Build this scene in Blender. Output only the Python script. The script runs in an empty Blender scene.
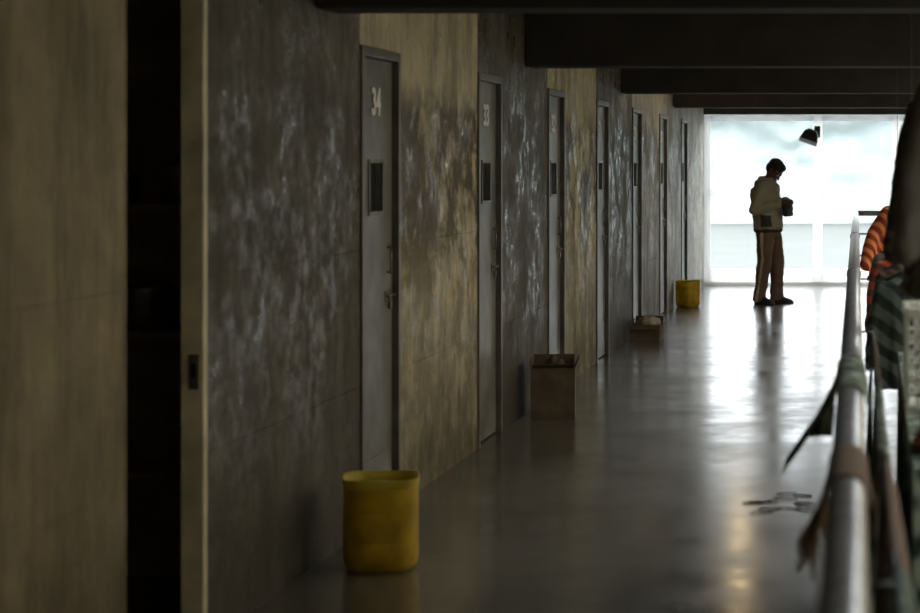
import bpy, bmesh, math, random, time
from mathutils import Vector, Matrix, noise
random.seed(4)
S = bpy.context.scene
COL = S.collection

# ------------------------------------------------------------------ helpers
def new_mat(name, color=(.5,.5,.5), rough=.6, metal=0.0, bump=0.0, bscale=20, var=0.0, vscale=5, spec=.5, transl=0.0, sheen=0):
    m = bpy.data.materials.new(name); m.use_nodes = True
    nt = m.node_tree; b = nt.nodes['Principled BSDF']
    b.inputs['Base Color'].default_value = (*color,1)
    b.inputs['Roughness'].default_value = rough
    b.inputs['Metallic'].default_value = metal
    b.inputs['Specular IOR Level'].default_value = spec
    tc = nt.nodes.new('ShaderNodeTexCoord')
    if var > 0:
        n = nt.nodes.new('ShaderNodeTexNoise'); n.inputs['Scale'].default_value = vscale
        n.inputs['Detail'].default_value = 6
        nt.links.new(tc.outputs['Object'], n.inputs['Vector'])
        r = nt.nodes.new('ShaderNodeMapRange')
        r.inputs['From Min'].default_value=.3; r.inputs['From Max'].default_value=.7
        nt.links.new(n.outputs['Fac'], r.inputs['Value'])
        mx = nt.nodes.new('ShaderNodeMix'); mx.data_type='RGBA'
        mx.inputs[6].default_value = (*[c*(1-var) for c in color],1)
        mx.inputs[7].default_value = (*[min(1,c*(1+var)) for c in color],1)
        nt.links.new(r.outputs[0], mx.inputs[0])
        nt.links.new(mx.outputs[2], b.inputs['Base Color'])
    if bump > 0:
        n2 = nt.nodes.new('ShaderNodeTexNoise'); n2.inputs['Scale'].default_value=bscale
        n2.inputs['Detail'].default_value=4
        nt.links.new(tc.outputs['Object'], n2.inputs['Vector'])
        bp = nt.nodes.new('ShaderNodeBump'); bp.inputs['Strength'].default_value=bump
        bp.inputs['Distance'].default_value=.02
        nt.links.new(n2.outputs['Fac'], bp.inputs['Height'])
        nt.links.new(bp.outputs[0], b.inputs['Normal'])
    if transl > 0:
        t = nt.nodes.new('ShaderNodeBsdfTranslucent'); t.inputs[0].default_value=(*color,1)
        ms = nt.nodes.new('ShaderNodeMixShader'); ms.inputs[0].default_value=transl
        out = nt.nodes['Material Output']
        nt.links.new(b.outputs[0], ms.inputs[1]); nt.links.new(t.outputs[0], ms.inputs[2])
        nt.links.new(ms.outputs[0], out.inputs[0])
    return m

class MB:
    def __init__(s): s.bm = bmesh.new(); s.mats=[]
    def mi(s, mat):
        if mat not in s.mats: s.mats.append(mat)
        return s.mats.index(mat)
    def _fin(s, verts, mat, M=None, smooth=False):
        i = s.mi(mat); fs=set()
        for v in verts:
            if M is not None: v.co = M @ v.co
            for f in v.link_faces: fs.add(f)
        for f in fs: f.material_index=i; f.smooth=smooth
    def box(s, a, b, mat, M=None, bev=0):
        r = bmesh.ops.create_cube(s.bm, size=1)
        vs = r['verts']
        for v in vs:
            v.co = Vector([(a[k]+b[k])/2 + v.co[k]*(b[k]-a[k]) for k in range(3)])
        if bev>0:
            es=set(e for v in vs for e in v.link_edges)
            rr=bmesh.ops.bevel(s.bm, geom=list(es), offset=bev, segments=2, affect='EDGES', profile=.5)
            vs=set(v for f in rr['faces'] for v in f.verts)
            st=list(vs); seen=set(vs)
            while st:
                v=st.pop()
                for e in v.link_edges:
                    o=e.other_vert(v)
                    if o not in seen: seen.add(o); st.append(o)
            vs=seen
        s._fin(vs, mat, M)
    def cyl(s, p, q, r1, mat, r2=None, seg=16, smooth=True, caps=True):
        p=Vector(p); q=Vector(q); r2 = r1 if r2 is None else r2
        d=q-p
        M = Matrix.Translation((p+q)/2) @ d.to_track_quat('Z','Y').to_matrix().to_4x4()
        r = bmesh.ops.create_cone(s.bm, cap_ends=caps, segments=seg, radius1=r1, radius2=r2, depth=d.length)
        s._fin(r['verts'], mat, M, smooth)
    def sph(s, c, rad, mat, seg=16, M=None):
        if not hasattr(rad,'__len__'): rad=(rad,)*3
        r = bmesh.ops.create_uvsphere(s.bm, u_segments=seg, v_segments=max(6,seg//2), radius=1)
        T = Matrix.Translation(c) @ Matrix.Diagonal((*rad,1))
        if M is not None: T = M @ T
        s._fin(r['verts'], mat, T, True)
    def cap(s, p, q, r1, r2, mat, seg=14):
        s.cyl(p,q,r1,mat,r2,seg); s.sph(p,r1,mat,seg); s.sph(q,r2,mat,seg)
    def loft(s, rings, mat, seg=28, ex=2.0, M=None, closed=True, smooth=True, wav=None):
        """rings: (z,cx,cy,rx,ry)"""
        i=s.mi(mat); R=[]
        for k,(z,cx,cy,rx,ry) in enumerate(rings):
            row=[]
            for j in range(seg):
                a=2*math.pi*j/seg; c=math.cos(a); sn=math.sin(a)
                w=1 if wav is None else 1+wav(a,z)
                x=cx+math.copysign(abs(c)**(2/ex),c)*rx*w; y=cy+math.copysign(abs(sn)**(2/ex),sn)*ry*w
                co=Vector((x,y,z))
                if M is not None: co=M@co
                row.append(s.bm.verts.new(co))
            R.append(row)
        for k in range(len(R)-1):
            for j in range(seg):
                f=s.bm.faces.new((R[k][j],R[k][(j+1)%seg],R[k+1][(j+1)%seg],R[k+1][j])); f.material_index=i; f.smooth=smooth
        if closed:
            f=s.bm.faces.new(list(reversed(R[0]))); f.material_index=i
            f=s.bm.faces.new(R[-1]); f.material_index=i
    def grid(s, nu, nv, fn, mat, smooth=True):
        i=s.mi(mat)
        V=[[s.bm.verts.new(fn(u/nu,v/nv)) for v in range(nv+1)] for u in range(nu+1)]
        for u in range(nu):
            for v in range(nv):
                f=s.bm.faces.new((V[u][v],V[u+1][v],V[u+1][v+1],V[u][v+1])); f.material_index=i; f.smooth=smooth
    def obj(s, name, recalc=True):
        if recalc: bmesh.ops.recalc_face_normals(s.bm, faces=s.bm.faces[:])
        me=bpy.data.meshes.new(name); s.bm.to_mesh(me); s.bm.free()
        for m in s.mats: me.materials.append(m)
        o=bpy.data.objects.new(name, me); COL.objects.link(o)
        return o

def empty(name, loc=(0,0,0)):
    e=bpy.data.objects.new(name,None); e.empty_display_size=.1; e.location=loc; COL.objects.link(e); return e
def adopt(e, parts):
    Mi=Matrix.Translation(e.location).inverted()
    for p in parts:
        p.parent=e; p.matrix_parent_inverse=Mi
def bake(o):
    bpy.context.view_layer.update()
    dg=bpy.context.evaluated_depsgraph_get()
    me=bpy.data.meshes.new_from_object(o.evaluated_get(dg))
    o.modifiers.clear(); o.data=me
    return o
def remesh(o, vox, smooth=4, wrinkle=0, wscale=8):
    mats=list(o.data.materials)
    m=o.modifiers.new('r','REMESH'); m.mode='VOXEL'; m.voxel_size=vox
    if smooth:
        k=o.modifiers.new('s','SMOOTH'); k.iterations=smooth; k.factor=.5
    bake(o)
    o.data.materials.clear()
    for x in mats: o.data.materials.append(x)
    for f in o.data.polygons: f.use_smooth=True; f.material_index=0
    if wrinkle:
        for v in o.data.vertices:
            n=v.normal
            d=noise.noise(Vector((v.co.x*wscale,v.co.y*wscale,v.co.z*wscale*.6)))*wrinkle + noise.noise(v.co*wscale*2.3)*wrinkle*.4
            v.co+=n*d
    return o

# ------------------------------------------------------------------ materials
def wall_mat(name, light, dark, stain, stain_amt, gloss, thr=.47):
    m=bpy.data.materials.new(name); m.use_nodes=True; nt=m.node_tree; N=nt.nodes; L=nt.links
    b=N['Principled BSDF']; tc=N.new('ShaderNodeTexCoord')
    def noi(scale, det=6, vec=None, rough=.6, dist=0):
        n=N.new('ShaderNodeTexNoise'); n.inputs['Scale'].default_value=scale; n.inputs['Detail'].default_value=det
        n.inputs['Roughness'].default_value=rough; n.inputs['Distortion'].default_value=dist
        L.new(vec if vec else tc.outputs['Object'], n.inputs['Vector']); return n.outputs['Fac']
    def rng(v,a,b_,c=0,d=1):
        r=N.new('ShaderNodeMapRange'); r.inputs[1].default_value=a; r.inputs[2].default_value=b_
        r.inputs[3].default_value=c; r.inputs[4].default_value=d; L.new(v,r.inputs[0]); return r.outputs[0]
    def mix(f,a,c):
        x=N.new('ShaderNodeMix'); x.data_type='RGBA'
        L.new(f,x.inputs[0])
        if isinstance(a,tuple): x.inputs[6].default_value=(*a,1)
        else: L.new(a,x.inputs[6])
        if isinstance(c,tuple): x.inputs[7].default_value=(*c,1)
        else: L.new(c,x.inputs[7])
        return x.outputs[2]
    def mul(a,c):
        x=N.new('ShaderNodeMath'); x.operation='MULTIPLY'; L.new(a,x.inputs[0])
        if isinstance(c,(int,float)): x.inputs[1].default_value=c
        else: L.new(c,x.inputs[1])
        return x.outputs[0]
    mp2=N.new('ShaderNodeMapping'); mp2.inputs['Scale'].default_value=(1,2.4,.5); L.new(tc.outputs['Object'],mp2.inputs[0])
    c=mix(rng(noi(1.3,9,None,.68),.34,.66),dark,light)
    c=mix(mul(rng(noi(7,9,None,.75),.45,.68),.6),c,dark)
    streak=rng(noi(2.4,10,mp2.outputs[0],.72,.2),.46,.62)
    c=mix(mul(streak,.7),c,tuple(x*.42 for x in dark))
    sep=N.new('ShaderNodeSeparateXYZ'); L.new(tc.outputs['Object'],sep.inputs[0])
    up=rng(sep.outputs[2],.95,1.35,.5,1); dn=rng(sep.outputs[2],2.12,1.95)
    band0=mul(mul(up,dn),rng(noi(3.6,12,None,.72,.0),thr-.05,thr+.06))
    band=mul(band0,stain_amt)
    c=mix(band,c,stain)
    grime=mul(rng(sep.outputs[2],1.1,0.0),rng(noi(3),.25,.65))
    c=mix(mul(grime,.88),c,(.028,.024,.017))
    L.new(c,b.inputs['Base Color'])
    gm=mul(rng(noi(2.1,6,None,.62),.42,.56),rng(sep.outputs[2],.3,.9,.2,1))
    gm=mul(gm,rng(noi(11,10,None,.74),.42,.58))
    g=rng(gm,0,1,.68,gloss)
    L.new(g,b.inputs['Roughness'])
    bp=N.new('ShaderNodeBump'); bp.inputs['Strength'].default_value=.5; bp.inputs['Distance'].default_value=.007
    L.new(noi(38,7,None,.7),bp.inputs['Height']); 
    bp2=N.new('ShaderNodeBump'); bp2.inputs['Strength'].default_value=.3; bp2.inputs['Distance'].default_value=.022
    L.new(noi(9,5),bp2.inputs['Height']); L.new(bp.outputs[0],bp2.inputs['Normal'])
    L.new(bp2.outputs[0],b.inputs['Normal'])
    b.inputs['Specular IOR Level'].default_value=.5
    return m
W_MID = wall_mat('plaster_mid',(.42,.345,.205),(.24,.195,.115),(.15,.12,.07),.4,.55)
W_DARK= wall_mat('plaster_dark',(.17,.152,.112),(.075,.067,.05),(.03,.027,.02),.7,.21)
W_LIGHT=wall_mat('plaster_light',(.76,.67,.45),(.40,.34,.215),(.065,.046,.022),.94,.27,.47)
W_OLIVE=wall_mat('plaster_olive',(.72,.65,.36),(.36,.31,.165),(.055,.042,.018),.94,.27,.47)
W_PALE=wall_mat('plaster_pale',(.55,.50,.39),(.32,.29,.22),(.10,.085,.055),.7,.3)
JOINT = new_mat('joint_grey',(.08,.07,.055),.85)
BLACK = new_mat('black_opening_shade',(.012,.011,.01),.9)  # flat black, painted shade for the inside of openings
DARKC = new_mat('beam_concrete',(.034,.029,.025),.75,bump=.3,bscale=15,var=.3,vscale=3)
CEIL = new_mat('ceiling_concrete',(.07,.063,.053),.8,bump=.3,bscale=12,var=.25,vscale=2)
CELLW = new_mat('cell_plaster',(.36,.28,.18),.8,bump=.2,var=.3)
ATR = new_mat('atrium_plaster',(.58,.53,.42),.8,bump=.2,var=.15,vscale=1.5)
DOORM = new_mat('door_grey_paint',(.165,.162,.15),.40,bump=.2,bscale=6,var=.5,vscale=4)
FRAMEM= new_mat('door_frame_paint',(.12,.115,.10),.4,var=.3,vscale=6)
JAMBM = new_mat('door_jamb_paint',(.72,.64,.44),.45,var=.25,vscale=7)
STEEL = new_mat('steel',(.25,.24,.22),.35,metal=.9,var=.2)
WHITEP= new_mat('white_chalk_paint',(.98,.98,.97),.6)
RAILM = new_mat('rail_galvanised',(.36,.36,.36),.33,metal=.5,var=.25,vscale=12)
WINF = new_mat('window_frame_white',(.95,.96,.96),.4,transl=.55)  # translucency puts a bright bloom into the backlit frames
YEL = new_mat('yellow_plastic',(.68,.45,.025),.33,var=.35,vscale=8,bump=.1,bscale=10,transl=.2)
YELI = new_mat('yellow_plastic_rim',(.66,.55,.08),.33,var=.25,vscale=9,transl=.3)
CARD = new_mat('cardboard',(.14,.105,.07),.8,var=.3,vscale=7,bump=.2,bscale=15)
CARDI = new_mat('cardboard_inside',(.10,.075,.05),.85,var=.2)

# floor
fm=bpy.data.materials.new('polished_concrete_floor'); fm.use_nodes=True
nt=fm.node_tree; N=nt.nodes; L=nt.links; b=N['Principled BSDF']; tc=N.new('ShaderNodeTexCoord')
def fn(scale,det=6,r=.6):
    n=N.new('ShaderNodeTexNoise'); n.inputs['Scale'].default_value=scale; n.inputs['Detail'].default_value=det; n.inputs['Roughness'].default_value=r
    L.new(tc.outputs['Object'],n.inputs['Vector']); return n.outputs['Fac']
mx=N.new('ShaderNodeMix'); mx.data_type='RGBA'; mx.inputs[6].default_value=(.095,.09,.08,1); mx.inputs[7].default_value=(.20,.193,.176,1)
rr=N.new('ShaderNodeMapRange'); rr.inputs[1].default_value=.3; rr.inputs[2].default_value=.7; L.new(fn(.9,8,.65),rr.inputs[0]); L.new(rr.outputs[0],mx.inputs[0])
L.new(mx.outputs[2],b.inputs['Base Color'])
r2=N.new('ShaderNodeMapRange'); r2.inputs[1].default_value=.35; r2.inputs[2].default_value=.68; r2.inputs[3].default_value=.14; r2.inputs[4].default_value=.27
L.new(fn(1.5,9,.7),r2.inputs[0]); L.new(r2.outputs[0],b.inputs['Roughness'])
bp=N.new('ShaderNodeBump'); bp.inputs['Strength'].default_value=.08; bp.inputs['Distance'].default_value=.008; L.new(fn(4,2),bp.inputs['Height']); L.new(bp.outputs[0],b.inputs['Normal'])
b.inputs['Specular IOR Level'].default_value=1.0
FLOORM=fm

# ------------------------------------------------------------------ room shell
WX=-2.34; WT=.075; YE=29.0; YB=-3.0; SL=.95; CH=2.78
m=MB(); m.box((-5.2,YB,-.25),(SL,YE+.15,0),FLOORM); m.obj('floor')
m=MB(); m.box((-5.2,YB,CH),(SL,YE+.15,3.05),CEIL); m.obj('ceiling')
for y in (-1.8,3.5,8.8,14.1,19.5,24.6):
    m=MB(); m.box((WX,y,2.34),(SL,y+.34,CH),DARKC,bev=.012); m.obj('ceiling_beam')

OPEN=[(6.56,7.38),(9.58,10.36),(12.42,13.20),(15.1,15.9),(17.75,18.55),(20.4,21.2),(23.0,23.8),(25.6,26.4)]
DHS=[2.50]+[2.23]*7
DH=2.23
m=MB()
segs=[]; prev=YB
for a,c in OPEN: segs.append((prev,a)); prev=c
segs.append((prev,YE))
MATS=[W_MID,W_DARK,W_LIGHT,W_DARK,W_OLIVE,W_DARK,W_PALE,W_PALE,W_PALE]  # bay tones differ; uneven light along the wall is partly put into them
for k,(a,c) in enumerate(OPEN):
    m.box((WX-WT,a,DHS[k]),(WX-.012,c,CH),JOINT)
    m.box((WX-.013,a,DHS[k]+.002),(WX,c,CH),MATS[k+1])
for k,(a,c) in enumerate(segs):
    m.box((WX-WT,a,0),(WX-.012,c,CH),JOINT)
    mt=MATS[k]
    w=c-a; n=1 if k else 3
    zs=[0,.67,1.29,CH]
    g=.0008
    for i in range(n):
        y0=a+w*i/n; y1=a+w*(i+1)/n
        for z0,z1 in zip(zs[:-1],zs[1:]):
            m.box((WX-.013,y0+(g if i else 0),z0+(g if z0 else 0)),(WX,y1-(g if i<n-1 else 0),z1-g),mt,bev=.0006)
m.obj('wall_left')
m=MB(); m.box((-5.2,YB,0),(-5.05,YE,CH),CELLW); m.obj('wall_cells_back')
for k,(y0) in enumerate((5.4,8.6,11.4,14.15,16.8,19.5,22.1,24.7,27.4)):
    m=MB(); m.box((-5.05,y0,0),(WX-WT,y0+.1,CH),CELLW); m.obj('wall_cell_partition')
AT=6.4
m=MB(); m.box((-5.2,YB-.15,-3.2),(5.3,YB,AT),ATR); m.obj('wall_back')
m=MB(); m.box((5.1,YB,-3.2),(5.3,YE+.15,AT),ATR); m.obj('wall_right')
m=MB(); m.box((SL,YB,-3.3),(5.3,YE+.15,-3.1),CEIL); m.obj('floor_atrium')
m=MB(); m.box((SL-.15,YB,3.05),(SL,YE,AT),ATR); m.box((SL-.15,YB,-3.1),(SL,YE,-.25),ATR); m.obj('wall_atrium_left')
WR=1.5; WTOP=2.36
m=MB()
m.box((WR,YE,-3.1),(5.1,YE+.15,AT),ATR)
m.box((SL,YE,WTOP),(WR,YE+.15,AT),ATR); m.box((SL,YE,-3.1),(WR,YE+.15,-.02),ATR)
m.box((-5.2,YE,WTOP),(SL,YE+.15,CH),CEIL)
m.box((-5.2,YE,0),(WX,YE+.15,WTOP),CELLW)
m.obj('wall_far')
SKY=[(1.6,5.2),(6.0,13.2),(14.2,21.0)]  # unseen roof openings, added and sized to steer daylight onto the left wall
SX0,SX1=1.3,4.9
m=MB(); 
m.box((SL,YB,AT),(SX0,YE+.15,AT+.15),CEIL); m.box((SX1,YB,AT),(5.3,YE+.15,AT+.15),CEIL)
p=YB
for a,c in SKY+[(YE+.15,YE+.15)]:
    m.box((SX0,p,AT),(SX1,a,AT+.15),CEIL); p=c
m.obj('ceiling_atrium')
# far window
m=MB(); fy0=YE+.03; fy1=YE+.10
xs=[(-2.34,-2.25),(-.83,-.70),(.27,.38),(1.43,1.5)]
for a,c in xs: m.box((a,fy0,.02),(c,fy1,WTOP-.01),WINF,bev=.006)
zsill=[(.03,.22),(1.24,1.33),(2.27,2.35)]
for a,c in zsill:
    for (p0,p1),(q0,q1) in zip(xs[:-1],xs[1:]): m.box((p1,fy0+.01,a),(q0,fy1-.01,c),WINF,bev=.005)
m.box((-2.34,YE-.01,0),(1.5,YE+.13,.04),WINF)
m.obj('window_1')
# ------------------------------------------------------------------ doors
labels=['','34','33','32','31','30','29','28']
for k,(a,c) in enumerate(OPEN):
    DH=DHS[k]
    fr=MB(); fm_=JAMBM if k==0 else FRAMEM
    t=.045
    x0=WX-WT-.004; x1=WX+(.012 if k else .002)
    fr.box((x0,a,0),(x1,a+(t if k else .02),DH),fm_ if k else W_MID,bev=.004); fr.box((x0,c-t,0),(x1,c,DH),fm_,bev=.004)
    fr.box((x0,a+t,DH-t),(x1,c-t,DH),fm_,bev=.004)
    if k==0:
        fr.box((WX-.05,c-t-.004,.90),(WX-.015,c-t+.002,1.02),STEEL); fr.box((WX-.04,c-t-.006,.94),(WX-.025,c-t+.002,.99),BLACK)
    fro=fr.obj('frame')
    d=MB(); ya=a+t+.004; yb=c-t-.004; th=.035
    xd1=WX-.022; xd0=xd1-th
    wy0=(a+c)/2-.13; wy1=(a+c)/2+.12; wz0=1.46; wz1=1.69
    M=None
    if k==0:
        M=Matrix.Translation((WX-.06,a+t+.02,0))@Matrix.Rotation(math.radians(86),4,'Z')@Matrix.Translation((-(WX-.06),-(a+t+.02),0))
    d.box((xd0,ya,.012),(xd1,wy0,DH-t-.004),DOORM,M); d.box((xd0,wy1,.012),(xd1,yb,DH-t-.004),DOORM,M)
    d.box((xd0,wy0,.012),(xd1,wy1,wz0),DOORM,M); d.box((xd0,wy0,wz1),(xd1,wy1,DH-t-.004),DOORM,M)
    e=.018
    for bx in (((xd1-.002,wy0-e,wz0-e),(xd1+.007,wy1+e,wz0)),((xd1-.002,wy0-e,wz1),(xd1+.007,wy1+e,wz1+e)),((xd1-.002,wy0-e,wz0),(xd1+.007,wy0,wz1)),((xd1-.002,wy1,wz0),(xd1+.007,wy1+e,wz1))):
        d.box(bx[0],bx[1],FRAMEM,M)
    d.box((xd0-.003,wy0-.01,wz0-.01),(xd0+.003,wy1+.01,wz1+.01),BLACK,M)  # black plate stands in for the darkness of the cell behind
    d.box((xd1-.001,ya+.06,.08),(xd1+.004,yb-.06,.30),DOORM,M,bev=.001)
    lo=d.obj('leaf')
    h=MB()
    if k>0:
        for z in (.35,1.1,1.95): h.cyl((WX-.012,a+t+.002,z-.05),(WX-.012,a+t+.002,z+.05),.009,STEEL,seg=10)
        h.box((xd1,yb-.16,1.02),(xd1+.006,yb-.02,1.07),STEEL,bev=.002)
        h.cyl((xd1+.014,yb-.15,1.045),(xd1+.014,yb+.02,1.045),.007,STEEL,seg=10)
        h.cyl((xd1+.014,yb-.12,1.045),(xd1+.022,yb-.12,1.02),.005,STEEL,seg=8)
        h.box((xd1+.006,yb-.10,.98),(xd1+.018,yb-.07,1.02),STEEL,bev=.004)
        h.cyl((xd1,yb-.10,1.16),(xd1+.018,yb-.10,1.16),.006,STEEL,seg=8); h.cyl((xd1,yb-.10,1.28),(xd1+.018,yb-.10,1.28),.006,STEEL,seg=8)
        h.cyl((xd1+.018,yb-.10,1.15),(xd1+.018,yb-.10,1.29),.006,STEEL,seg=8)
    else:
        h.box((xd1,yb-.16,1.02),(xd1+.008,yb-.02,1.07),STEEL,M)
    ho=h.obj('bolt_and_handle')
    parts=[fro,lo,ho]
    if k>0:
        tcv=bpy.data.curves.new('n','FONT'); tcv.body=labels[k]; tcv.size=.18; tcv.extrude=.0015; tcv.offset=.005; tcv.align_x='CENTER'
        to=bpy.data.objects.new('painted_number',tcv); COL.objects.link(to)
        bpy.context.view_layer.update()
        me=bpy.data.meshes.new_from_object(to.evaluated_get(bpy.context.evaluated_depsgraph_get()))
        me.transform(Matrix.Translation((xd1+.003,(a+c)/2,1.92))@Matrix.Rotation(math.radians(90),4,'Z')@Matrix.Rotation(math.radians(90),4,'X'))
        t2=bpy.data.objects.new('painted_number',me); COL.objects.link(t2)
        me.materials.clear(); me.materials.append(WHITEP)
        for p_ in me.polygons: p_.material_index=0
        bpy.data.objects.remove(to)
        parts.append(t2)
    e_=empty('door_%d'%(k+1),(WX,(a+c)/2,0)); adopt(e_,parts)
# things inside the open cell
SHM=new_mat('shelf_wood',(.36,.25,.14),.7,var=.2)
POTM=new_mat('pot_metal',(.4,.37,.33),.4,metal=.7)
m=MB()
for z in (.45,1.0,1.5): m.box((-3.3,8.2,z),(-2.5,8.58,z+.03),SHM)
for x in (-3.3,-2.53): m.box((x,8.2,0),(x+.03,8.58,2.0),SHM)
sh=m.obj('shelf_unit')
for x,z,r in ((-2.75,1.53,.09),(-3.0,1.53,.07),(-2.9,1.03,.1),(-2.7,.48,.11)):
    m=MB(); m.loft([(z+.001,x,8.38,r*.8,r*.8),(z+.02,x,8.38,r,r),(z+r*1.5,x,8.38,r,r),(z+r*1.5+.01,x,8.38,r*1.07,r*1.07),(z+r*1.5+.02,x,8.38,r*1.0,r*1.0),(z+r*1.8,x,8.38,r*.4,r*.4),(z+r*2.0,x,8.38,r*.2,r*.2)],POTM)
    m.obj('cooking_pot')

# ------------------------------------------------------------------ railing
def rx(y): return -.02-.0075*y
RH=1.045; RR=.037
m=MB()
Y0=1.3; Y1=27.0
m.cyl((rx(Y0),Y0,RH),(rx(Y1),Y1,RH),RR,RAILM,seg=20)
m.sph((rx(Y1),Y1,RH),RR,RAILM); m.sph((rx(Y0),Y0,RH),RR,RAILM)
m.cyl((rx(Y1),Y1,RH),(.9,Y1,RH),RR,RAILM,seg=20)
for z in (.78,.5,.2):
    m.cyl((rx(Y0),Y0,z),(rx(Y1),Y1,z),.012,RAILM,seg=10); m.cyl((rx(Y1),Y1,z),(.9,Y1,z),.012,RAILM,seg=10)
y=Y0
while y<Y1+.1:
    yy=min(y,Y1)
    m.cyl((rx(yy),yy,0.0),(rx(yy),yy,RH),.022,RAILM,seg=12)
    m.cyl((rx(yy),yy,0.0),(rx(yy),yy,.012),.055,RAILM,seg=16)
    y+=2.142
m.cyl((.9,Y1,0),(.9,Y1,RH),.022,RAILM); m.sph((.9,Y1,RH),RR,RAILM)
for yy in (6.55,12.2,18.4): m.cyl((rx(yy),yy-.06,RH),(rx(yy+.1),yy+.06,RH),RR+.006,RAILM,seg=20)
m.obj('handrail')

# ------------------------------------------------------------------ buckets (cut jerrycans)
def jerry(name,x,y,r,h,rot):
    m=MB(); M=Matrix.Translation((x,y,0))@Matrix.Rotation(rot,4,'Z')
    R=lambda z,s:(z,0,0,r*s,r*s)
    rings=[R(.0,.80),R(.008,.9),R(.03,.97),R(.06,1),R(h*.3,1.0),R(h*.31,.994),R(h*.34,.994),R(h*.35,1.0),R(h*.62,1.0),R(h*.63,.994),R(h*.66,.994),R(h*.67,1),R(h*.9,1.0)]
    m.loft(rings,YEL,seg=40,ex=3.0,M=M,closed=False)
    m.loft([R(h*.9,1.0),R(h*.94,1.025),R(h*.985,1.03),R(h,1.015),R(h,.985),R(h*.9,.965),R(.05,.95),R(.02,.8)],YELI,seg=40,ex=3.0,M=M,closed=False)
    m.loft([R(.0,.80),R(.0005,.01)],YEL,seg=40,ex=3.0,M=M,closed=False)
    m.loft([R(.02,.80),R(.0205,.01)],YELI,seg=40,ex=3.0,M=M,closed=False)
    o=m.obj(name); 
    for v in o.data.vertices:
        v.co.z+= .006*math.sin(3*math.atan2(v.co.y-y,v.co.x-x))*max(0,(v.co.z/h-.8))*5*.6
    return o
jerry('yellow_bucket',-2.055,8.77,.154,.385,.25)
jerry('yellow_bucket',-2.175,24.7,.13,.31,.9)

# ------------------------------------------------------------------ cardboard boxes
def carton(name,cx,cy,w,d,h,rot,flaps):
    m=MB(); M=Matrix.Translation((cx,cy,0))@Matrix.Rotation(rot,4,'Z'); t=.006
    m.box((-w/2,-d/2,0),(w/2,d/2,t),CARD,M)
    for a_,b_ in (((-w/2,-d/2,t),(w/2,-d/2+t,h)),((-w/2,d/2-t,t),(w/2,d/2,h)),((-w/2,-d/2+t,t),(-w/2+t,d/2-t,h)),((w/2-t,-d/2+t,t),(w/2,d/2-t,h))): m.box(a_,b_,CARD,M)
    f0,f1,f2,f3=flaps; fl=d*.45
    def flap(px,py,ax,ang,L_,half):
        if ax=='x':
            F=M@Matrix.Translation((0,py,h))@Matrix.Rotation(ang,4,'X'); m.box((-half,-t/2,0),(half,t/2,L_),CARDI,F)
        else:
            F=M@Matrix.Translation((px,0,h))@Matrix.Rotation(ang,4,'Y'); m.box((-t/2,-half,0),(t/2,half,L_),CARDI,F)
    flap(0,-d/2,'x',f0,fl*.4,w/2-.01); flap(0,d/2,'x',f1,fl*.5,w/2-.01); flap(-w/2,0,'y',f2,fl*.35,d/2-.01); flap(w/2,0,'y',f3,fl*.5,d/2-.01)
    return m.obj(name)
carton('cardboard_box',-2.13,14.0,.29,.30,.34,.12,(1.1,-.5,.05,.4))
PLB=new_mat('crumpled_paper',(.4,.36,.28),.7,bump=.5,bscale=30,var=.3)
def crumple(name,c,r,mat,seed):
    m=MB(); m.sph(c,r,mat,seg=36); o=m.obj(name)
    for v in o.data.vertices:
        n=noise.noise((v.co-Vector(c))*14+Vector((seed,0,0)))
        q=(v.co-Vector(c)); v.co=Vector(c)+q*(1+.45*abs(n)-.1)
        v.co.z=max(v.co.z,c[2]-r[2]*.9)
    return o
crumple('crumpled_paper',(-2.13,14.0,.28),(.11,.11,.11),CARDI,1)
carton('cardboard_box',-2.165,20.1,.29,.3,.15,-.05,(2.6,-.3,.1,1.2))
crumple('plastic_bag',(-2.15,20.1,.16),(.11,.11,.07),PLB,5)

# ------------------------------------------------------------------ twigs on floor
TW=new_mat('twig_bark',(.03,.024,.018),.9)
m=MB()
for i in range(16):
    x=-.42+random.uniform(-.14,.12); y=10.4+random.uniform(-.25,.35); a=random.choice((0,3.14))+random.uniform(-.5,.5); l=random.uniform(.04,.09)
    p=Vector((x,y,.003)); q=p+Vector((math.cos(a)*l,math.sin(a)*l,.002)); r_=q+Vector((math.cos(a+.7)*l*.5,math.sin(a+.7)*l*.5,-.002))
    m.cyl(p,q,.0022,TW,seg=6); m.cyl(q,r_,.002,TW,seg=6)
m.obj('scattered_twigs')
# ------------------------------------------------------------------ cloths
def cloth_mat(name,c1,c2,scale,kind='stripe'):
    m=bpy.data.materials.new(name); m.use_nodes=True; nt=m.node_tree; b=nt.nodes['Principled BSDF']
    tc=nt.nodes.new('ShaderNodeTexCoord')
    if kind=='stripe':
        w=nt.nodes.new('ShaderNodeTexWave'); w.inputs['Scale'].default_value=scale; w.inputs['Distortion'].default_value=1.5; w.bands_direction='DIAGONAL'; out=w.outputs['Fac']
    else:
        w=nt.nodes.new('ShaderNodeTexVoronoi'); w.inputs['Scale'].default_value=scale; out=w.outputs['Distance']
    nt.links.new(tc.outputs['Object'],w.inputs['Vector'])
    r=nt.nodes.new('ShaderNodeMapRange'); r.inputs[1].default_value=.35; r.inputs[2].default_value=.6; nt.links.new(out,r.inputs[0])
    x=nt.nodes.new('ShaderNodeMix'); x.data_type='RGBA'; x.inputs[6].default_value=(*c1,1); x.inputs[7].default_value=(*c2,1)
    nt.links.new(r.outputs[0],x.inputs[0]); nt.links.new(x.outputs[2],b.inputs['Base Color'])
    b.inputs['Roughness'].default_value=.9; b.inputs['Specular IOR Level'].default_value=.15
    return m
GREEN=cloth_mat('cloth_green_pattern',(.03,.045,.038),(.30,.34,.27),16,'spot')
ORG=cloth_mat('cloth_orange',(.85,.28,.10),(.30,.06,.03),7)
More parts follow.
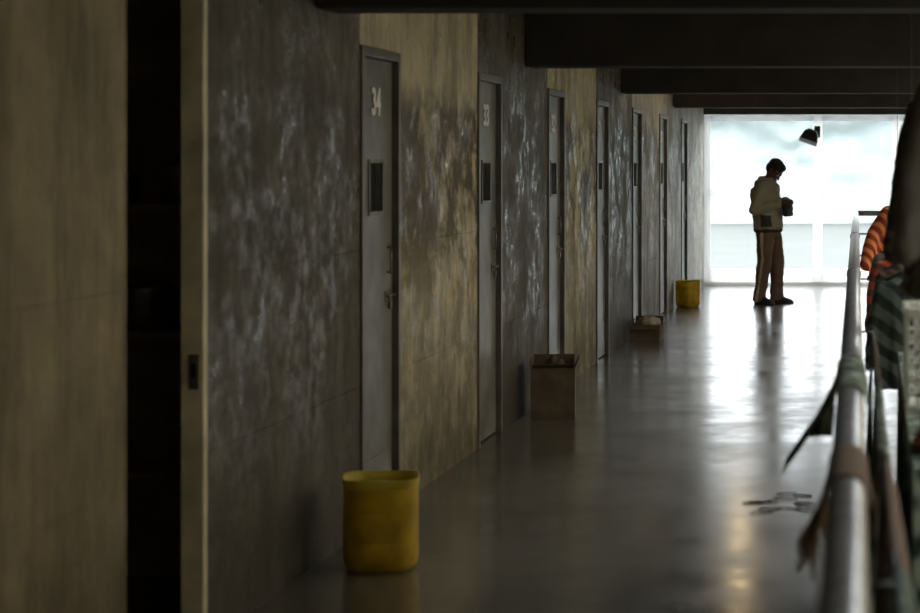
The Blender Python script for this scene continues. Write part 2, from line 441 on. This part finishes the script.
RED=cloth_mat('cloth_red_stripe',(.50,.10,.05),(.14,.07,.05),7)
DBR=cloth_mat('cloth_dark_brown',(.08,.058,.044),(.17,.12,.09),10)
DGR=cloth_mat('cloth_dark_green',(.04,.05,.042),(.13,.16,.13),6)
TAN=new_mat('cloth_tan_frayed',(.40,.28,.17),.95)
GRY=new_mat('cloth_grey',(.13,.115,.098),.9,bump=.3,var=.3)
TEAL=cloth_mat('cloth_teal',(.05,.075,.075),(.10,.13,.13),9)

def drape(name,y0,y1,inner,outer,mat,spread=.05,seed=0,off=0.004,fringe=None,cx=0.0,cz=None,rad=None,freq=20,osp=None,path=None):
    m=MB(); rr=(RR if rad is None else rad)+off; arc=math.pi*rr
    cz_=RH if cz is None else cz
    osp=spread if osp is None else osp
    tot=inner+arc+outer
    P=path or rx
    def f(u,v):
        y=y0+(y1-y0)*u; s=v*tot
        ww=noise.noise(Vector((y*3+seed,seed,0)))
        if s<inner:
            d=inner-s; k=min(1,d/max(inner,.01)); d*= (1+.2*ww)
            x=-rr - spread*k*(.55+.45*math.sin(y*freq+seed+2*ww)) - .02*d ; z=-d
        elif s<inner+arc:
            a=math.pi*(s-inner)/arc; x=-rr*math.cos(a); z=rr*math.sin(a)
        else:
            d=s-inner-arc; k=min(1,d/max(outer,.01)); d*=(1+.2*ww)
            x=rr+osp*k**.6*(.5+.5*math.sin(y*freq*.8+seed*2+2*ww)); z=-d
        yy=y+ .03*noise.noise(Vector((y*2,z*4,seed)))
        return Vector((P(y)+cx+x,yy,cz_+z))
    nu=max(24,int((y1-y0)/.022)); m.grid(nu,36,f,mat)
    if fringe:
        for i in range(50):
            y=y0+(y1-y0)*random.random(); p=f((y-y0)/(y1-y0),0.0); p=p+Vector((0,0,.01))
            q=p+Vector((random.uniform(-.03,.01),random.uniform(-.03,.03),-random.uniform(.03,.07)))
            m.cyl(p,q,.003,fringe,r2=.0015,seg=5)
    o=m.obj(name)
    sd=o.modifiers.new('s','SOLIDIFY'); sd.thickness=.003; sd.offset=1
    return o
drape('draped_green_cloth',5.7,6.65,.19,.03,GREEN,.14,2.6,freq=3.0,osp=.01)
drape('draped_frayed_cloth',4.05,4.5,.10,.03,DBR,.03,2.3,off=.003,fringe=TAN,freq=9,osp=.01)
LINE=new_mat('line_wire',(.1,.1,.1),.5,metal=.5)
OC=.085; OZ=1.0
m=MB(); m.cyl((rx(1.4)+OC,1.4,OZ),(rx(8.6)+OC,8.6,OZ),.004,LINE,seg=8)
for yy in (1.42,3.44,7.0,8.58): m.cyl((rx(yy)+.03,yy,OZ),(rx(yy)+OC,yy,OZ),.004,LINE,seg=8)
m.obj('cord')
kw=dict(cx=OC,cz=OZ,rad=.005,spread=.015)
drape('hung_towel',2.3,3.6,.55,.5,DGR,seed=3.3,osp=.09,**kw)
drape('hung_towel',3.75,4.9,.6,.6,DBR,seed=4.3,osp=.07,**kw)
drape('hung_shawl',5.0,6.6,.5,.6,GREEN,seed=7.1,osp=.025,**kw)
drape('hung_towel',7.2,8.3,.6,.55,DBR,seed=8.3,osp=.025,**kw)

# covered table behind the rail
TX0,TX1,TY0,TY1,TH=.10,.80,5.2,8.4,.93
m=MB()
for x in (TX0+.03,TX1-.06):
    for y in (TY0+.03,TY1-.06): m.box((x,y,0),(x+.04,y+.04,TH-.03),SHM)
m.box((TX0+.02,TY0+.02,TH-.03),(TX1-.02,TY1-.02,TH-.004),SHM)
tb=m.obj('table_top_and_legs')
m=MB()
def tc_(u,v):
    P=2*((TX1-TX0)+(TY1-TY0)); s=u*P; w=TX1-TX0; d=TY1-TY0
    if s<w: x,y,nx,ny=TX0+s,TY0,0,-1
    elif s<w+d: x,y,nx,ny=TX1,TY0+s-w,1,0
    elif s<2*w+d: x,y,nx,ny=TX1-(s-w-d),TY1,0,1
    else: x,y,nx,ny=TX0,TY1-(s-2*w-d),-1,0
    drop=v*(TH-.12)
    o_=.035*v*(.5+.5*math.sin(s*30+2*noise.noise(Vector((s*2,v,0)))))
    if nx<0: o_*=.4
    return Vector((x+nx*o_,y+ny*o_,TH-drop))
m.grid(240,8,tc_,GREEN); m.box((TX0,TY0,TH-.002),(TX1,TY1,TH+.004),GREEN)
tcl=m.obj('cloth')
e_=empty('covered_table',(.45,6.8,0)); adopt(e_,[tb,tcl])
m=MB()
for i,(mt,w,h_) in enumerate(((RED,.40,.05),(DGR,.38,.045),(TAN,.36,.04),(TEAL,.37,.045))):
    z=TH+.006+sum((.05,.045,.04,.045)[:i])
    m.loft([(z,.32,5.55,w*.5,.13),(z+h_*.5,.32+.01*(i%2),5.55,w*.53,.14),(z+h_,.32,5.55,w*.49,.125)],mt,seg=36,ex=5,wav=lambda a,zz:.02*math.sin(9*a+zz*50))
m.obj('folded_clothes_pile')

BW=new_mat('white_plastic',(.85,.85,.78),.45,transl=.25)
def basket(cx,cy,z,w,d,h):
    m=MB()
    m.box((cx-w/2,cy-d/2,z),(cx+w/2,cy+d/2,z+.012),BW)
    m.box((cx-w/2-.01,cy-d/2-.01,z+h-.03),(cx+w/2+.01,cy-d/2+.008,z+h),BW,bev=.004); m.box((cx-w/2-.01,cy+d/2-.008,z+h-.03),(cx+w/2+.01,cy+d/2+.01,z+h),BW,bev=.004)
    m.box((cx-w/2-.01,cy-d/2,z+h-.03),(cx-w/2+.008,cy+d/2,z+h),BW,bev=.004); m.box((cx+w/2-.008,cy-d/2,z+h-.03),(cx+w/2+.01,cy+d/2,z+h),BW,bev=.004)
    nx=int(w/.032)
    for i in range(nx+1):
        x=cx-w/2+w*i/nx
        for y in (cy-d/2,cy+d/2): m.box((x-.006,y-.003,z),(x+.006,y+.003,z+h-.01),BW)
    ny=int(d/.032)
    for i in range(ny+1):
        y=cy-d/2+d*i/ny
        for x in (cx-w/2,cx+w/2): m.box((x-.003,y-.006,z),(x+.003,y+.006,z+h-.01),BW)
    for k in range(1,6):
        z_=z+h*k/7
        for y in (cy-d/2,cy+d/2): m.box((cx-w/2,y-.003,z_-.006),(cx+w/2,y+.003,z_+.006),BW)
        for x in (cx-w/2,cx+w/2): m.box((x-.003,cy-d/2,z_-.006),(x+.003,cy+d/2,z_+.006),BW)
    return m.obj('laundry_basket')
basket(.305,6.6,TH+.006,.40,.34,.31)
# clotheslines + garments
LX=.39; LZ=2.06
def line(x,z,ys):
    m=MB(); m.cyl((x,ys[0],z),(x,ys[-1],z),.003,LINE,seg=8)
    for y in ys: m.cyl((x,y,z-.003),(x,y,2.339),.0015,LINE,seg=8)
    m.obj('clothesline')
line(LX,LZ,(3.6,8.95,14.2)); 
LX2=.46; LZ2=1.50
line(LX2,LZ2,(9.05,14.3,19.7))
LX3=.165; LZ3=1.27
line(LX3,LZ3,(9.0,14.25))
def garment(name,y,w,L_,mat,seed,lean=.0,x=LX,lz=LZ,drop=.10):
    m=MB(); topz=lz-drop
    def wv(a,z):
        t=max(0,(topz-z)/L_); return .16*t*math.sin(7*a+seed)+.08*t*math.sin(13*a+seed*2)
    s=w/2
    rings=[(topz-L_,0,0,s*1.05,.055),(topz-L_*.8,0,0,s,.06),(topz-L_*.5,0,0,s*.93,.06),(topz-L_*.25,0,0,s*.92,.065),(topz-L_*.1,0,0,s*.95,.06),(topz-.04,0,0,s*.8,.045),(topz,0,0,s*.38,.04),(topz+.02,0,0,s*.3,.04)]
    m.loft(rings,mat,seg=48,wav=wv)
    q=min(1,w/.45)
    for sg in (-1,1):
        m.cap((sg*s*.82,0,topz-.07),(sg*s*1.05,.01,topz-L_*.4),.06*q,.055*q,mat); m.cap((sg*s*1.05,.01,topz-L_*.4),(sg*(s*1.2+lean),-.015,topz-L_*.78),.055*q,.048*q,mat)
    for v in m.bm.verts: v.co.x+=x; v.co.y+=y
    o=m.obj('cloth_body'); remesh(o,.012,3,.014,9)
    h=MB()
    h.cyl((x-s*.75,y,topz-.03),(x,y,topz+.03),.006,LINE,seg=8); h.cyl((x+s*.75,y,topz-.03),(x,y,topz+.03),.006,LINE,seg=8)
    pts=[Vector((x,y,topz+.03)),Vector((x,y,lz-.035))]+[Vector((x+.018*math.cos(a)*-1+.0,y,lz-.012+.018*math.sin(a))) for a in [math.radians(q_) for q_ in (-40,0,45,90,135,180)]]
    for p,q_ in zip(pts[:-1],pts[1:]): h.cyl(p,q_,.0025,LINE,seg=6)
    ho=h.obj('hanger')
    e_=empty(name,(x,y,lz)); adopt(e_,[o,ho])
garment('hanging_jacket',5.95,.50,.66,GRY,1)
garment('hanging_shirt',7.2,.48,.60,TEAL,5)
garment('hanging_jacket',8.2,.50,.8,DBR,7)
kw=dict(x=LX2,lz=LZ2)
garment('hanging_shirt',12.7,.54,.72,DBR,3,**kw)
garment('hanging_orange_shirt',15.0,.86,.55,ORG,6,**kw)
kw=dict(x=LX3,lz=LZ3,drop=.075)
garment('hanging_child_shirt',9.4,.29,.52,DGR,2,**kw)
garment('hanging_child_shirt',10.3,.29,.60,DBR,4,**kw)
garment('hanging_child_shirt',11.3,.30,.50,RED,6,**kw)
garment('hanging_child_shirt',12.3,.31,.62,GRY,8,**kw)
# ------------------------------------------------------------------ man
SK=new_mat('skin',(.12,.065,.04),.55)
JK=new_mat('jacket_beige',(.27,.25,.19),.9,bump=.5,bscale=14,var=.15)
JK2=new_mat('jacket_dark_trim',(.04,.037,.033),.9)
TR=new_mat('trousers_brown',(.14,.085,.06),.9,bump=.4,bscale=12,var=.25)
TS=new_mat('trouser_stripe',(.5,.42,.33),.9)
SHO=new_mat('shoe_black',(.02,.018,.017),.5)
HAIR=new_mat('hair_black',(.01,.009,.008),.7,bump=.6,bscale=80)
EYE=new_mat('eye_white',(.5,.48,.45),.3); PUP=new_mat('eye_dark',(.01,.01,.01),.2)
BAGM=new_mat('pouch_black',(.015,.015,.018),.7,bump=.3)
parts=[]
HC=Vector((.09,0,1.60))
HM=Matrix.Translation(HC)@Matrix.Rotation(math.radians(50),4,'Y')@Matrix.Scale(1.06,4)
def hp(x,y,z): return HM@Vector((x,y,z))
b_=MB()
b_.sph((-.012,0,.03),(.096,.076,.086),SK,24,HM)
b_.sph((.028,0,-.03),(.062,.058,.085),SK,24,HM)
b_.sph((.0,0,-.055),(.07,.058,.05),SK,20,HM)
b_.cap(hp(.062,0,-.098),hp(.045,0,-.1),.024,.03,SK)
b_.cap(hp(.086,0,.008),hp(.106,0,-.034),.008,.014,SK)
for s in (-1,1):
    b_.cap(hp(.082,s*.012,.02),hp(.07,s*.045,.018),.012,.011,SK)
    b_.cap(hp(.1,s*.01,-.036),hp(.096,s*.013,-.036),.009,.008,SK)
    b_.cap(hp(.06,s*.042,-.03),hp(.05,s*.046,-.045),.02,.018,SK)
    b_.sph((-.008,s*.078,-.01),(.02,.009,.033),SK,14,HM)
b_.cap(hp(.083,-.018,-.062),hp(.083,.018,-.062),.008,.008,SK); b_.cap(hp(.081,-.015,-.074),hp(.081,.015,-.074),.008,.008,SK)
b_.cap((-.02,0,1.40),(.04,0,1.55),.064,.058,SK)
b_.loft([(.86,0,0,.10,.15),(1.0,0,0,.095,.135),(1.15,0,0,.10,.145),(1.3,-.01,0,.11,.165),(1.4,-.015,0,.09,.15),(1.45,-.01,0,.06,.08)],SK)
hips={-1:Vector((0,-.09,.9)),1:Vector((.0,.09,.9))}
knee={-1:Vector((.015,-.12,.5)),1:Vector((.075,.11,.5))}
ank={-1:Vector((-.055,-.13,.09)),1:Vector((.05,.12,.09))}
sh={-1:Vector((-.015,-.175,1.395)),1:Vector((-.015,.175,1.395))}
el={-1:Vector((-.055,-.245,1.135)),1:Vector((-.03,.25,1.14))}
wr={-1:Vector((.185,-.115,1.205)),1:Vector((.19,.10,1.235))}
for s in (-1,1):
    b_.cap(hips[s],knee[s],.082,.058,SK); b_.cap(knee[s],ank[s],.055,.038,SK)
    b_.cap(ank[s],ank[s]+Vector((.13,s*.02,-.05)),.035,.028,SK)
    b_.cap(sh[s],el[s],.05,.04,SK); b_.cap(el[s],wr[s],.038,.026,SK)
    W=wr[s]; d=Vector((.75,-s*.62,.1)).normalized(); n=Vector((.25,-s*.2,-.95)); n=(n-d*n.dot(d)).normalized(); side=d.cross(n).normalized()
    for k in range(4):
        o_=(k-1.5)*.021
        b_.cap(W+d*.01+side*o_*.7,W+d*.085+side*o_,.015,.012,SK,10)
        Lf=[.040,.046,.043,.034][k]; p=W+d*.085+side*o_
        ang=.35
        for j,(fr_,r_) in enumerate(((1,.0095),(.75,.0088),(.55,.008))):
            q=p+(d*math.cos(ang)+n*math.sin(ang))*Lf*fr_; b_.cap(p,q,r_,r_*.93,SK,8); p=q; ang+=.6
    ts=side*(-s)
    p=W+d*.03+ts*.028; q=p+(d*.6+ts*.55+n*.3).normalized()*.042; r_=q+(d*.8+ts*.05+n*.45).normalized()*.03
    b_.cap(W+d*.02+ts*.01,p,.015,.014,SK,10); b_.cap(p,q,.0125,.0105,SK,10); b_.cap(q,r_,.0105,.0085,SK,10)
bo=b_.obj('body'); remesh(bo,.0055,2); parts.append(bo)
f_=MB()
for s in (-1,1):
    f_.sph((.078,s*.03,.0),.0125,EYE,12,HM); f_.sph((.0875,s*.03,-.002),.005,PUP,8,HM)
    f_.cap(hp(.093,s*.015,.024),hp(.082,s*.046,.024),.0045,.004,HAIR,8)
f_.cap(hp(.0905,-.016,-.068),hp(.0905,.016,-.068),.0022,.0022,PUP,6)
parts.append(f_.obj('eyes_and_brows'))
h_=MB()
h_.sph((-.022,0,.045),(.102,.084,.087),HAIR,24,HM); h_.sph((-.05,0,-.0),(.066,.075,.078),HAIR,20,HM)
h_.sph((.03,0,.09),(.055,.06,.038),HAIR,16,HM)
for s in (-1,1): h_.cap(hp(.01,s*.07,.02),hp(.012,s*.069,-.012),.012,.008,HAIR,8)
ho=h_.obj('hair'); remesh(ho,.007,1,.006,30); parts.append(ho)
j=MB()
def wj(a,z): return .02*math.sin(5*a+z*20)+.015*math.sin(9*a-z*31)
j.loft([(.855,.0,0,.15,.19),(.875,0,0,.165,.205),(.93,0,0,.175,.21),(1.02,.0,0,.172,.205),(1.15,-.01,0,.168,.21),(1.28,-.035,0,.168,.22),(1.37,-.045,0,.15,.21),(1.43,-.04,0,.12,.16),(1.495,-.005,0,.088,.102)],JK,seg=40,wav=wj)
for s in (-1,1):
    j.cap(sh[s]+Vector((0,0,-.005)),el[s],.08,.072,JK); j.cap(el[s],wr[s]-Vector((.01,0,0)),.07,.05,JK)
    j.cap(wr[s]-(wr[s]-el[s])*.12,wr[s],.051,.049,JK)
j.sph((-.11,0,1.43),(.065,.115,.07),JK); j.cap((-.06,-.08,1.49),(-.06,.08,1.49),.04,.04,JK)
for s in (-1,1): j.cap((-.06,s*.08,1.49),(.07,s*.05,1.48),.034,.03,JK)
jo=j.obj('jacket'); remesh(jo,.010,3,.016,11); 
jo.data.materials.append(JK2)
for p in jo.data.polygons:
    c=p.center
    if c.z<.90 or (c.x>.0 and abs(c.y+.19)<.045 and .93<c.z<1.07): p.material_index=1
parts.append(jo)
t_=MB()
t_.loft([(.80,0,0,.13,.165),(.9,0,0,.135,.17),(.96,0,0,.13,.165)],TR,seg=36)
for s in (-1,1):
    def lp(z):
        if z>.5: k=(z-.5)/.4; return knee[s].lerp(hips[s],k)
        k=(z-.09)/.41; return ank[s].lerp(knee[s],k)
    rr_=[]
    for z,r_ in ((.035,.074),(.05,.082),(.09,.078),(.16,.075),(.3,.078),(.42,.084),(.5,.088),(.6,.092),(.72,.102),(.84,.11),(.9,.10)):
        c=lp(z); rr_.append((z,c.x+(.012 if z<.1 else 0),c.y,r_*1.04,r_*.92))
    t_.loft(rr_,TR,seg=30)
to=t_.obj('trousers'); remesh(to,.010,3,.014,10)
to.data.materials.append(TS)
for p in to.data.polygons:
    c=p.center; s=-1 if c.y<0 else 1
    z=max(.05,c.z)
    if z>.5: L0=knee[s].lerp(hips[s],(z-.5)/.4)
    else: L0=ank[s].lerp(knee[s],(z-.09)/.41)
    if abs(c.x-L0.x)<.018 and s*(c.y-L0.y)>0.03: p.material_index=1
parts.append(to)
s_=MB()
for s in (-1,1):
    a=ank[s]
    M=Matrix.Translation((a.x,a.y,0))@Matrix.Rotation(.18 if s>0 else -.18,4,'Z')
    s_.loft([(0,.075,0,.145,.045),(.012,.075,0,.148,.05),(.025,.075,0,.146,.049),(.05,.065,0,.13,.046),(.075,.03,0,.09,.042),(.105,.0,0,.055,.042),(.12,0,0,.05,.04)],SHO,seg=28,ex=2.2,M=M)
so=s_.obj('shoes'); parts.append(so)
p_=MB()
PM=Matrix.Translation((.262,-.02,1.135))@Matrix.Rotation(math.radians(-12),4,'Y')
p_.box((-.035,-.09,-.085),(.035,.09,.075),BAGM,PM,bev=.018)
p_.box((.03,-.088,-.02),(.043,.088,.078),BAGM,PM,bev=.004)
p_.cap((.27,-.07,1.19),(.24,-.09,1.23),.01,.01,BAGM,8)
parts.append(p_.obj('pouch'))
man=empty('standing_man',(0,0,0)); adopt(man,parts)
man.rotation_euler=(0,0,math.radians(-22)); man.location=(-1.26,25.2,0)
# ------------------------------------------------------------------ floodlight on window mullion
m=MB(); BLK=new_mat('black_metal',(.02,.02,.02),.5)
FM=Matrix.Translation((-.86,28.85,2.07))@Matrix.Rotation(.35,4,'Y')@Matrix.Rotation(-.3,4,'X')@Matrix.Scale(.85,4)
m.loft([(-.11,0,0,.14,.08),(-.08,0,0,.15,.1),(.04,0,0,.12,.08),(.09,0,0,.07,.05)],BLK,seg=24,ex=4,M=FM)
m.box((-.15,-.11,-.12),(.15,.1,-.105),BLK,FM,bev=.004)
m.cyl((-.86,28.86,2.10),(-.77,28.95,2.12),.018,BLK); m.box((-.81,28.97,2.04),(-.73,29.028,2.2),BLK); m.cyl((-.77,28.93,2.12),(-.77,29.0,2.12),.018,BLK)
m.obj('floodlight')

# ------------------------------------------------------------------ warm ceiling bulb
m=MB()
em=bpy.data.materials.new('bulb_glow'); em.use_nodes=True; eb=em.node_tree.nodes['Principled BSDF']
eb.inputs['Emission Color'].default_value=(1,.72,.36,1); eb.inputs['Emission Strength'].default_value=60
m.loft([(2.70,-1.46,22.9,.05,.05),(2.72,-1.46,22.9,.06,.06),(CH,-1.46,22.9,.06,.06)],WHITEP)
m.sph((-1.46,22.9,2.655),(.055,.055,.065),em)
m.obj('ceiling_bulb')

# ------------------------------------------------------------------ outside
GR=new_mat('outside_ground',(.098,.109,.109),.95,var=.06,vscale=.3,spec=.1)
LEAF=new_mat('hazy_foliage',(.335,.38,.378),.95,var=.08,vscale=.12,spec=.05)  # distance haze is put into the pale leaf colour
m=MB(); m.box((-200,YE+.2,-3.4),(200,340,-3.2),GR); m.obj('ground_outside')
def hg(u,v):
    x=-90+180*u
    h=9.0+2.5*noise.noise(Vector((x*.09,3,0)))+1.6*noise.noise(Vector((x*.35,5,0)))+.8*noise.noise(Vector((x*1.1,7,0)))
    return Vector((x,170+3*math.sin(v*3.1)+1.0*noise.noise(Vector((x*.3,v*6,2)))+.4*noise.noise(Vector((x*.9,v*14,6))),-3.2+(h+3.2)*v))
m=MB(); m.grid(420,24,hg,LEAF); m.obj('distant_tree_line')

# ------------------------------------------------------------------ world, sun, portals
w=bpy.data.worlds.new('World'); S.world=w; w.use_nodes=True; nt=w.node_tree
bg=nt.nodes['Background']; bg.inputs['Strength'].default_value=1.0
tc=nt.nodes.new('ShaderNodeTexCoord'); sp=nt.nodes.new('ShaderNodeSeparateXYZ'); nt.links.new(tc.outputs['Generated'],sp.inputs[0])
cr=nt.nodes.new('ShaderNodeMapRange'); nt.links.new(sp.outputs[2],cr.inputs[0])
cr.inputs[1].default_value=.03; cr.inputs[2].default_value=.18; cr.inputs[3].default_value=.85; cr.inputs[4].default_value=6.8
sc=nt.nodes.new('ShaderNodeVectorMath'); sc.operation='SCALE'; sc.inputs[0].default_value=(.91,.965,1.0)
nt.links.new(cr.outputs[0],sc.inputs['Scale']); nt.links.new(sc.outputs[0],bg.inputs[0])
sl=bpy.data.lights.new('sun','SUN'); sl.energy=5.6; sl.angle=math.radians(3); sl.color=(1,.85,.58)
so_=bpy.data.objects.new('sun',sl); COL.objects.link(so_); so_.location=(-10,20,20)
so_.rotation_euler=Vector((.62,-.30,-.72)).to_track_quat('-Z','Y').to_euler()
def portal(name,loc,rot,sx,sy):
    l=bpy.data.lights.new(name,'AREA'); l.shape='RECTANGLE'; l.size=sx; l.size_y=sy; l.cycles.is_portal=True
    o=bpy.data.objects.new(name,l); o.location=loc; o.rotation_euler=rot; COL.objects.link(o)
portal('window_light',(-.42,YE+.2,1.18),(math.radians(-90),0,0),3.84,2.36)
for i,(a,c) in enumerate(SKY): portal('added_skylight',((SX0+SX1)/2,(a+c)/2,AT+.17),(0,0,0),SX1-SX0,c-a)

# ------------------------------------------------------------------ camera
cd=bpy.data.cameras.new('camera'); cam=bpy.data.objects.new('camera',cd); COL.objects.link(cam)
cam.location=(0,0,1.69); cam.rotation_euler=(math.radians(90),0,0)
cd.sensor_width=36; cd.lens=2100*36/920
cd.shift_x=-(873-460)/920; cd.shift_y=-(306.5-163)/920
cd.dof.use_dof=True; cd.dof.focus_distance=17; cd.dof.aperture_fstop=3.4
cd.clip_end=600
S.camera=cam
S.view_settings.view_transform='Standard'
